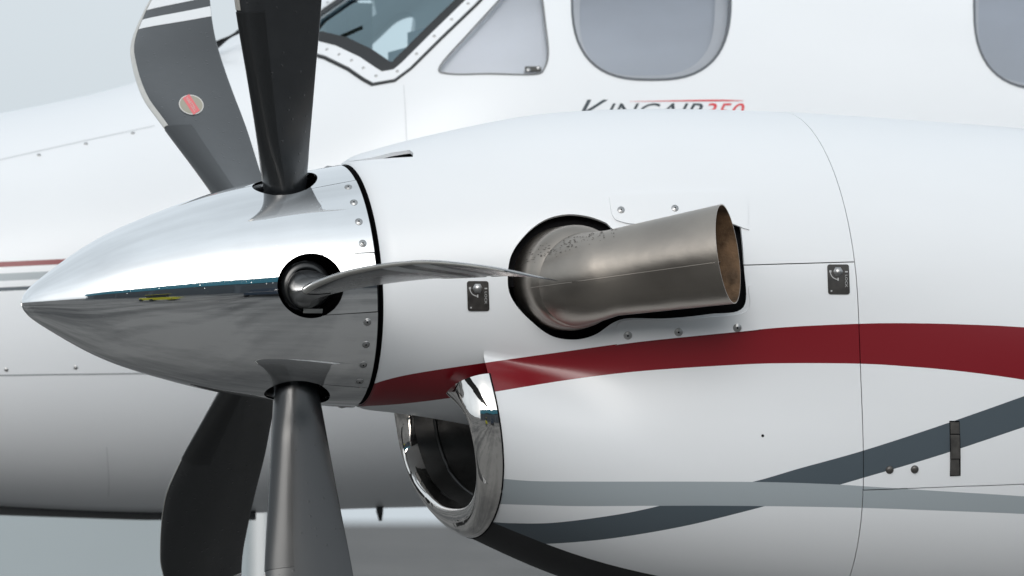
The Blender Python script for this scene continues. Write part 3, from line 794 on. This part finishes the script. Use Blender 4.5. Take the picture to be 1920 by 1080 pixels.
# weld bead along the pipe
VB = [tuple(p) for p in V]; fb_ = grid_faces(25, 64, True); nb_ = len(VB)
et = BVHTree.FromPolygons(VB+[tuple(p) for p in [q for c, b, r in zip(cen, nor, rad_) for q in exh_ring(c, b, r)]], fb_+[tuple(i+nb_ for i in f) for f in grid_faces(k0, NPH, True)])
wl = []
for s_ in np.linspace(0, 1, 40):
    h = et.ray_cast(Vector(CAM), Vector(ray(988+(1350-988)*s_, 541+(491-541)*s_)))
    if h[0]: wl.append(h[0])
new_obj('weld_seam', tube_mesh('weld_seam', wl, .0011, 8), exh, [M_EXH])
bm = bmesh.new()
for k in range(150):
    s_ = random.random(); px = 985+s_*170+random.gauss(0, 3); py = 487-s_*62+random.gauss(0, 7)
    l_ = random.uniform(.5, 2.2); h_ = random.uniform(.3, .8); vs = []
    for a in range(8):
        h = et.ray_cast(Vector(CAM), Vector(ray(px+l_*math.cos(a*math.pi/4), py+h_*math.sin(a*math.pi/4)-.3*l_*math.cos(a*math.pi/4))))
        if h[0]:
            n = h[1] if h[1].dot(Vector(ray(px, py))) < 0 else -h[1]; vs.append(bm.verts.new(h[0]+n*.0006))
    if len(vs) == 8: bm.faces.new(vs)
me = bpy.data.meshes.new('soot_specks'); bm.to_mesh(me); bm.free()
o = new_obj('soot_specks', me, exh, [M_SOOT]); tag(o, kind='stuff')

# ---- air intake: polished U-shaped lip, duct behind it
LE_K = np.array([(0, -.475, .205), (-.13, -.463, .201), (-.236, -.415, .188), (-.276, -.345, .176), (-.262, -.276, .164), (-.200, -.232, .146)])
LE_C = smooth_curve(np.concatenate([LE_K[:0:-1]*np.array([-1, 1, 1]), LE_K]), 40)
def lip_pt(s, psi):
    """s in [-1, 1] from the far top end through the bottom to the near top end; psi 0 inside ... 1 outside."""
    t = (s+1)/2*(len(LE_C)-1); i = min(int(t), len(LE_C)-2); le = LE_C[i]+(LE_C[i+1]-LE_C[i])*(t-i)
    v = -HP+s*(V_END+HP); vv = v
    o3 = Einv(NB.P(np.array([lipx(v)+.003]), np.array([vv]))[0]+NB.nrm(np.array([lipx(v)]), np.array([vv]))[0]*.0012)
    ou = np.array([o3[1], o3[2], o3[0]])
    inn = np.array([le[0]*.96, -.335+(le[1]+.335)*.92, le[2]+.036])
    if psi >= .5:
        a = (psi-.5)*math.pi; f, g_ = math.sin(a), 1-math.cos(a); q = ou
    else:
        a = (.5-psi)*math.pi; f, g_ = math.sin(a), 1-math.cos(a); q = inn
    return E(le[2]+(q[2]-le[2])*g_, le[0]+(q[0]-le[0])*f, le[1]+(q[1]-le[1])*f)
S_N, P_N = 97, 22
V = [lip_pt(s, p) for s in np.linspace(-1, 1, S_N) for p in np.linspace(0, 1, P_N)]
me = mesh_from('intake_lip', V, grid_faces(S_N, P_N)); fix_normals(me)
lip = new_obj('intake_lip', me, plane, [M_LIP]); tag(lip, 'polished metal lip round the chin air intake')
new_obj('lip_seal', tube_mesh('lip_seal', [lip_pt(s_, 1.0) for s_ in np.linspace(-1, 1, 90)], .0018, 6), lip, [M_BLACK])
# duct: from the inner edge backwards, with a roof
V = []
SN2 = 60
for k in range(16):
    d = k/15
    for s in np.linspace(-1, 1, SN2):
        a = lip_pt(s, 0.0); x, y, z = Einv(a)
        V.append(E(x+.42*d, y*(1-.35*d), -.30+(z+.30)*(1-.15*d)+.05*d))
f = grid_faces(16, SN2)
f += [(k*SN2, (k+1)*SN2, (k+1)*SN2+SN2-1, k*SN2+SN2-1) for k in range(15)]
f.append(tuple(range(15*SN2, 16*SN2)))
new_obj('intake_duct', mesh_from('intake_duct', V, f), lip, [M_DUCT])
for d, w_ in ((.10, .004), (.30, .004)):
    pts = []
    for s in np.linspace(-1, 1, 50):
        x, y, z = Einv(lip_pt(s, 0.0)); pts.append(E(x+.42*d, y*(1-.35*d)*.985, -.30+(z+.30)*(1-.15*d)*.985+.05*d))
    new_obj('duct_rib', tube_mesh('duct_rib', pts, w_, 8), lip, [M_DUCT])
# closing floor ahead of the duct: underside of the nose piece is the duct's roof
# drain stubs under the chin
for x_, y_ in ((.52, -.02), (.60, .03)):
    zb = float(ZB(x_)); new_obj('drain_tube', tube_mesh('drain_tube', [E(x_, y_, zb+.02), E(x_, y_, zb-.022)], .006, 10), chin, [M_BLACK])

# ---- fuselage
FY = 2.6
ftop = [(-1150, 560), (-1050, 470), (-800, 375), (-400, 286), (0, 213), (130, 188), (260, 160), (360, 128), (430, 92), (520, 22), (620, -60), (760, -140), (950, -195), (1400, -215), (2600, -215), (3400, -215)]
fbot = [(-1150, 640), (-1050, 730), (-800, 850), (-400, 935), (0, 957), (150, 966), (300, 970), (480, 962), (700, 952), (1000, 948), (1600, 945), (2600, 940), (3400, 935)]
ft = [at_y(a, b, FY) for a, b in ftop]; fb = [at_y(a, b, FY) for a, b in fbot]
FT = Pchip([p[0] for p in ft], [p[2] for p in ft]); FB = Pchip([p[0] for p in fb], [p[2] for p in fb])
def soften(fn, a, b, wd=.16):
    g = np.arange(a, b, .01); v = fn(np.clip(g, a, b)); k = np.exp(-.5*(np.arange(-60, 61)*.01/wd)**2); k /= k.sum()
    v = np.convolve(np.pad(v, 60, mode='reflect', reflect_type='odd'), k, 'valid'); return Spline(g[::6], v[::6])
FT = soften(FT, ft[0][0], ft[-1][0]); FB = soften(FB, fb[0][0], fb[-1][0])
x_a, x_b = ft[0][0]+.05, ft[-1][0]-.05
KF = .75
class Fus(Surf):
    sign = 1; check = False
    def P(s, u, v):
        u = np.asarray(u, float); f = np.asarray(v, float)/KF
        t, b = FT(u), FB(u); c = .5*(t+b)-.04*(t-b)*0; h = .5*(t-b)
        wd = h*1.02-np.logaddexp(0, (h*1.02-.735)/.04)*.04
        e = 2/2.25
        cy = np.sign(np.cos(f))*np.abs(np.cos(f))**e; cz = np.sign(np.sin(f))*np.abs(np.sin(f))**e
        return np.stack([u, FY-wd*cy, c+h*cz], -1)
    def inv(s, p):
        t, b = float(FT(p[0])), float(FB(p[0])); c = .5*(t+b); h = .5*(t-b); wd = h*1.02-float(np.logaddexp(0, (h*1.02-.735)/.04))*.04
        e = 2.25/2
        a = (FY-p[1])/wd; z = (p[2]-c)/h
        f = math.atan2(math.copysign(abs(z)**e, z), math.copysign(abs(a)**e, a))
        if f < -math.pi/2-.7: f += 2*math.pi
        return (p[0], KF*f)
FS = Fus()
if FS.nrm(np.array([1.0]), np.array([.05]))[0][1] > 0: FS.sign = -1
FS.bvh(x_a, x_b, -math.pi/2*KF, 1.5*math.pi*KF, 300, 300)
FH = math.pi/2*KF
fout = [(x, -FH) for x in np.linspace(x_a, x_b, 120)]+[(x_b, v) for v in np.linspace(-FH, 3*FH, 120)[1:]]+[(x, 3*FH) for x in np.linspace(x_b, x_a, 120)[1:]]+[(x_a, v) for v in np.linspace(3*FH, -FH, 120)[1:-1]]
ws_glass = [(572, 64), (600, 67), (645, 78), (690, 99), (727, 124), (738, 122), (800, 60), (862, 0), (905, -45), (880, -66), (800, -60), (720, -42), (650, -5), (600, 30)]
ws_g = FS.hits(densify(ws_glass, 8))
def grown(q, d): return shrink(q, -d)
sw = smooth_curve([(826, 124), (880, 62), (935, 2), (965, -32), (1000, -40), (1014, -10), (1021, 40), (1027, 98), (1020, 128), (1002, 139), (920, 138), (842, 138)], 6, True)
sw_g = FS.hits(sw)
def oval_win(cx, cy, rx, ry, n=56, ex=2.7):
    return np.array([(cx+rx*math.copysign(abs(math.cos(a))**(2/ex), math.cos(a)), cy+ry*math.copysign(abs(math.sin(a))**(2/ex), math.sin(a))) for a in np.linspace(0, 2*math.pi, n, endpoint=False)])
cw_g = [FS.hits(oval_win(1221, -8, 148, 157)), FS.hits(oval_win(1975, 10, 148, 157))]
def far(q): return np.stack([q[:, 0], math.pi*KF-q[:, 1]], 1)
fz = lambda t, b: np.concatenate([FS.hits(smooth_curve(t, 6)), FS.hits(smooth_curve(b, 6))[::-1]])
def fstripe(y0, y1, k): return (fz([(-500, y0+23), (0, y0), (140, y0-6.4), (600, y0-27)], [(-500, y1+23), (0, y1), (140, y1-6.4), (600, y1-27)]), k)
fp = [fstripe(491, 501, 1), fstripe(513, 527, 2), fstripe(539, 546, 3)]
fus = panel('fuselage', FS, fout, [ws_g, far(ws_g), sw_g, far(sw_g)]+cw_g, fp, [M_FUSE, M_RED, M_GREY, M_DARK], plane, sp=.03, rim=.02)
tag(fus, 'white fuselage nose and cabin side behind the engine')
def ring_panel(nm, q, d0, d1, mt, off, rim=.003, sp=.02):
    panel(nm, FS, grown(q, d1), [grown(q, d0)], [], [mt], fus, sp=sp, off=off, rim=rim)
# windscreen: gasket, riveted frame, dark sealant edge, glass
ring_panel('windscreen_gasket', ws_g, -.010, .018, M_RUBBER, .004)
ring_panel('windscreen_frame', ws_g, .019, .050, M_FUSE, .006, .007)
ring_panel('frame_sealant', ws_g, .0505, .057, M_RUBBER, .002, .003)
panel('windscreen_pane', FS, ws_g, [], [], [M_GLASS], fus, sp=.03, off=-.008, rim=0)
riv = lathe_mesh('rivet', [(.0001, .0012), (.003, .001), (.0042, 0)], 12); riv.materials.append(M_SCREW)
rq = grown(ws_g, .034); cl = np.concatenate([[0], np.cumsum(np.linalg.norm(np.diff(rq, axis=0), axis=1))])
rq = [np.array([np.interp(t, cl, rq[:, 0]), np.interp(t, cl, rq[:, 1])]) for t in np.arange(0, cl[-1], .055)]
for q in rq[::1]:
    u, v = np.array([q[0]]), np.array([q[1]])
    o = bpy.data.objects.new('rivet', riv); COL.objects.link(o); n_ = FS.nrm(u, v)[0]; place(o, FS.P(u, v)[0]+n_*.0062, n_); o.parent = fus
# direct-vision side window and cabin windows
ring_panel('side_window_seal', sw_g, -.001, .003, mat('seal_grey', (.16, .165, .17), .5), .0015, .002)
panel('side_window_pane', FS, sw_g, [], [], [M_GLASS2], fus, sp=.03, off=-.006, rim=0)
panel('window_shade', FS, grown(sw_g, .09), [], [], [M_SHADE], fus, sp=.03, off=-.028, rim=0)
for q in cw_g:
    ring_panel('cabin_window_seal', q, -.002, .004, mat('seal_grey', (.10, .11, .125), .5), .0015, .002)
    panel('cabin_window_pane', FS, q, [], [], [M_GLASS2], fus, sp=.03, off=-.006, rim=0)
    panel('inner_reveal', FS, grown(q, .03), [grown(q, -.026)], [], [M_SHADE], fus, sp=.03, off=-.05, rim=0)
    panel('window_shade', FS, grown(q, .06), [], [], [M_SHADE2], fus, sp=.03, off=-.075, rim=0)
# small latch inside the side window's corner
c_ = FS.hit(999, 131); u, v = np.array([c_[0]]), np.array([c_[1]])
o = new_obj('window_latch', box_mesh('window_latch', -.020, .020, -.007, .007, -.002, .004, .002), fus, [mat('latch_dark', (.05, .05, .045), .4)]); place(o, FS.P(u, v)[0]+FS.nrm(u, v)[0]*.003, FS.nrm(u, v)[0])
for dx in (-.012, .013):
    o2 = bpy.data.objects.new('rivet', riv); COL.objects.link(o2); place(o2, FS.P(u+dx, v)[0]+FS.nrm(u, v)[0]*.0075, FS.nrm(u, v)[0]); o2.scale = (1.3, 1.3, 1.3); o2.parent = fus
# wiper lying along the foot of the windscreen
a_, b_ = at_y(396, 90, 2.45), at_y(470, 46, 2.30); c2 = at_y(640, -30, 2.2)
new_obj('wiper_arm', tube_mesh('wiper_arm', [a_, b_, c2], [.013, .012, .008], 8), fus, [M_RUBBER])
# cockpit inside: glare shield, two seats, cabin bulkhead
xg0 = at_y(560, 100, FY)[0]
zg = at_y(640, 110, FY)[2]
me = box_mesh('glare_shield', xg0+.10, xg0+.24, FY-.35, FY+.35, zg-.22, zg-.08, .02); new_obj('glare_shield', me, fus, [M_RUBBER])
for sy_ in (-.26, .26):
    me = box_mesh('pilot_seat', xg0+(.20 if sy_ < 0 else .10), xg0+(.32 if sy_ < 0 else .22), FY+sy_-.2, FY+sy_+.2, zg-.5, zg+(.06 if sy_ < 0 else .2), .05)
    new_obj('pilot_seat', me, fus, [mat('seat_cover', (.16, .38, .70) if sy_ < 0 else (.62, .60, .38), .6)])
me = box_mesh('bulkhead', xg0+.60, xg0+.62, FY-.5, FY+.5, zg-.5, zg+.30, .01); new_obj('bulkhead', me, fus, [mat('bulkhead_panel', (.55, .62, .60), .6)])
# seams, fasteners and stains of the nose
def seam(pts, wpx, mt, nm='panel_seam', off=.0006):
    q = smooth_curve(pts, 8); P = []
    for i, (a, b) in enumerate(q):
        t = q[min(i+1, len(q)-1)]-q[max(i-1, 0)]; t = t/np.linalg.norm(t); n = np.array([-t[1], t[0]])
        for e_ in (-1, 1):
            h = FS.hit(a+n[0]*wpx*e_, b+n[1]*wpx*e_)
            u, v = np.array([h[0]]), np.array([h[1]]); P.append(FS.P(u, v)[0]+FS.nrm(u, v)[0]*off)
    return new_obj(nm, mesh_from(nm, P, grid_faces(len(q), 2)), fus, [mt])
M_SEAM = mat('seam_grey', (.22, .235, .25), .6)
M_SEAM2 = mat('seam_faint', (.55, .57, .59), .5)
seam([(-300, 712), (0, 704), (300, 700), (520, 697)], 1.1, M_SEAM)
seam([(-300, 372), (0, 300), (150, 266), (290, 236)], .8, M_SEAM2)
seam([(757, 160), (760, 210), (764, 300)], .7, M_SEAM2)
seam([(200, 838), (204, 900), (203, 930)], .7, M_SEAM2)
for q in ((73, 291), (161, 270), (249, 250), (142, 689), (12, 693)):
    c_ = FS.hit(*q); u, v = np.array([c_[0]]), np.array([c_[1]]); n_ = FS.nrm(u, v)[0]
    o = bpy.data.objects.new('fastener', riv); COL.objects.link(o); place(o, FS.P(u, v)[0]+n_*.0008, n_); o.scale = (1.2, 1.2, 1.2); o.parent = fus
# lettering on the cabin side: white gap, dark name, red number and stroke
def fus_text(body, x0, x1, ytop, ybot, mt, shear, nm):
    tm = text_mesh(body, 1.0, shear); xs_ = [v.co.x for v in tm.vertices]; ys_ = [v.co.y for v in tm.vertices]
    a0, a1, b0, b1 = min(xs_), max(xs_), min(ys_), max(ys_)
    for v in tm.vertices:
        px = x0+(v.co.x-a0)/(a1-a0)*(x1-x0); py = ybot+(v.co.y-b0)/(b1-b0)*(ytop-ybot)
        h = FS.hit(px, py); u, vv = np.array([h[0]]), np.array([h[1]]); v.co = Vector(FS.P(u, vv)[0]+FS.nrm(u, vv)[0]*.0008)
    return new_obj(nm, tm, fus, [mt])
fus_text('K', 1078, 1140, 187, 232, M_TEXT, .45, 'name_lettering')
fus_text('INGAIR', 1134, 1318, 193.5, 224, M_TEXT, .4, 'name_lettering')
fus_text('350', 1316, 1396, 193.5, 224, M_TRED, .4, 'number_lettering')
P = []
pl = [(1180, 190.4, .2), (1240, 189.6, .8), (1300, 188.8, 1.4), (1350, 188.5, 1.6), (1394, 189, .5)]
for a, b, h_ in smooth_curve(pl, 6):
    for e_ in (-1, 1):
        h = FS.hit(a, b+h_*e_); u, v = np.array([h[0]]), np.array([h[1]]); P.append(FS.P(u, v)[0]+FS.nrm(u, v)[0]*.0008)
new_obj('red_stroke', mesh_from('red_stroke', P, grid_faces(len(P)//2, 2)), fus, [M_TRED])
# nose-gear door edge, little vents and mast under the belly
xb = [at_y(a, b, FY-.05) for a, b in ((0, 958), (310, 974))]
for a, b in ((712, 952),):
    p_ = at_y(a, b, FY-.1); me = tube_mesh('drain_mast', [(p_[0], p_[1], p_[2]+.03), (p_[0], p_[1], p_[2]-.01), (p_[0]+.002, p_[1], p_[2]-.032)], [.010, .009, .004], 8); new_obj('drain_mast', me, fus, [M_RUBBER])
V = []
for s_ in np.linspace(0, 1, 24):
    a, b = -300+s_*780, 951+ (21*min(s_*780/600, 1)); p_ = at_y(a, b-6, FY-.12)
    V += [(p_[0], p_[1], p_[2]+.02), (p_[0], p_[1], p_[2]-.012), (p_[0], p_[1]+.24, p_[2]-.012), (p_[0], p_[1]+.24, p_[2]+.02)]
me = mesh_from('gear_door', V, grid_faces(24, 4, True), False); fix_normals(me); new_obj('gear_door', me, fus, [M_RUBBER])

# wing between cowling and cabin
V = []; prof = [(0, 0), (.02, .05), (.12, .11), (.4, .15), (.9, .13), (2.0, .0), (.9, -.08), (.4, -.1), (.12, -.07), (.02, -.03)]
for y in (.1, FY-.5):
    for a, b in prof: V.append((1.35+a*1.0, y, 1.28+b))
me = mesh_from('wing', V, grid_faces(2, len(prof), True)); fix_normals(me); new_obj('wing', me, plane, [M_FUSE])

# ------------------------------------------------------------------ the far shed under the nose
def far_pt(px, depth): 
    d = ray(px, 976); d = np.array([d[0], d[1], 0]); d /= np.linalg.norm(d); return CAM+d*depth
a_ = far_pt(-1600, 62); b_ = far_pt(474, 60)
shed = bpy.data.objects.new('shed', None); COL.objects.link(shed); shed.location = (a_[0], a_[1], 0)
tag(shed, 'low pale grey shed far behind, out of focus under the nose', 'shed')
d_ = Vector((b_[0]-a_[0], b_[1]-a_[1], 0)); ln = d_.length; d_.normalize(); n_ = Vector((-d_.y, d_.x, 0))
def shed_part(nm, s0, s1, t0, t1, z0, z1, mt):
    me = box_mesh(nm, s0, s1, t0, t1, z0, z1, .02); o = new_obj(nm, me, shed, [mt]); o.rotation_euler.z = math.atan2(d_.y, d_.x); return o
shed_part('wall', 0, ln, 0, 5, 0, 2.5, mat('shed_wall', (.27, .31, .33), .6, 0, 0, .4, (.4, .06, ST, .05)))
shed_part('roof', -.2, ln+.2, -.2, 5.2, 2.5, 2.7, mat('shed_roof', (.5, .52, .54), .5))
shed_part('corner_post', ln+.003, ln+.14, -.06, .1, 0, 2.45, mat('shed_trim', (.48, .50, .51), .5))

# ------------------------------------------------------------------ what the polished spinner mirrors: hangar, tug, pickup
hang = bpy.data.objects.new('hangar', None); COL.objects.link(hang); hang.location = (10, -30, 0)
tag(hang, 'long dark hangar with teal roof band mirrored in the spinner', 'hangar')
def part(root, nm, b, mt, bev=0.0):
    o = new_obj(nm, box_mesh(nm, *b, bev), root, [mt]); return o
part(hang, 'wall', (-45, 45, -20, 0, 0, 5.2), mat('hangar_wall', (.11, .125, .14), .6))
part(hang, 'roof_band', (-45.3, 45.3, -20.3, .5, 5.2, 8.0), mat('hangar_band', (.05, .25, .33), .5))
M_DOOR = mat('hangar_door', (.065, .075, .085), .5)
for k in range(10): part(hang, 'door', (-42+k*8.5, -34.4+k*8.5, .003, .12, 0, 4.4), M_DOOR)
def wheel_at(root, x, y, r, w_):
    o = new_obj('wheel', lathe_mesh('wheel', [(.01, -w_/2), (r*.55, -w_/2), (r*.6, -w_/2-.02), (r*.95, -w_/2), (r, -w_/4), (r, w_/4), (r*.95, w_/2), (r*.6, w_/2+.02), (r*.55, w_/2), (.01, w_/2)], 24), root, [M_RUBBER])
    o.rotation_euler = (math.pi/2, 0, 0); o.location = (x, y, r); return o
tug = bpy.data.objects.new('tow_tug', None); COL.objects.link(tug); tag(tug, 'small yellow tow tug mirrored in the spinner', 'tug')
M_YEL = mat('tug_yellow', (.55, .50, .03), .4)
part(tug, 'body', (-1.3, 1.3, -.7, .7, .35, .95), M_YEL, .06); part(tug, 'cab', (-.3, .6, -.6, .6, .95, 1.7), M_RUBBER, .05); part(tug, 'roof', (-.4, .7, -.68, .68, 1.7, 1.78), M_YEL, .03)
for a in (-.85, .85):
    for b in (-.66, .66): wheel_at(tug, a, b, .34, .22)
pick = bpy.data.objects.new('pickup_truck', None); COL.objects.link(pick); tag(pick, 'dark blue pickup truck mirrored in the spinner near its blade hole', 'truck')
M_PK = mat('pickup_paint', (.025, .04, .065), .3, 0, .5)
part(pick, 'body', (-2.7, 2.7, -.95, .95, .5, 1.12), M_PK, .08); part(pick, 'cab', (-1.2, .8, -.85, .85, 1.12, 1.85), M_PK, .12)
part(pick, 'side_window', (-1.0, .6, .853, .87, 1.25, 1.7), M_RUBBER); part(pick, 'windscreen', (-1.225, -1.203, -.7, .7, 1.25, 1.7), M_RUBBER)
for a in (-1.75, 1.75):
    for b in (-.85, .85): wheel_at(pick, a, b, .4, .26)
# stand them where the spinner shows them
def mirror_dir(px, py):
    SPt = None
    d = ray(px, py); best = None
    for x in np.linspace(-SL+.01, -.01, 240):
        for f in np.linspace(-1.2, 1.2, 121):
            p = SP.P(np.array([x]), np.array([f*KV]))[0]; q = proj(p)
            e = (q[0]-px)**2+(q[1]-py)**2
            if best is None or e < best[0]: best = (e, x, f)
    p = SP.P(np.array([best[1]]), np.array([best[2]*KV]))[0]; n = SP.nrm(np.array([best[1]]), np.array([best[2]*KV]))[0]
    return p, d-2*(d@n)*n
def stand(root, px, az_dist, rot):
    root.location = (px[0], px[1], 0); root.rotation_euler.z = rot
stand(tug, (-5.0, -9.6), 0, rad(20)); stand(pick, (-1.75, -14.5), 0, rad(86)); tug.scale = (.4, .6, .95)
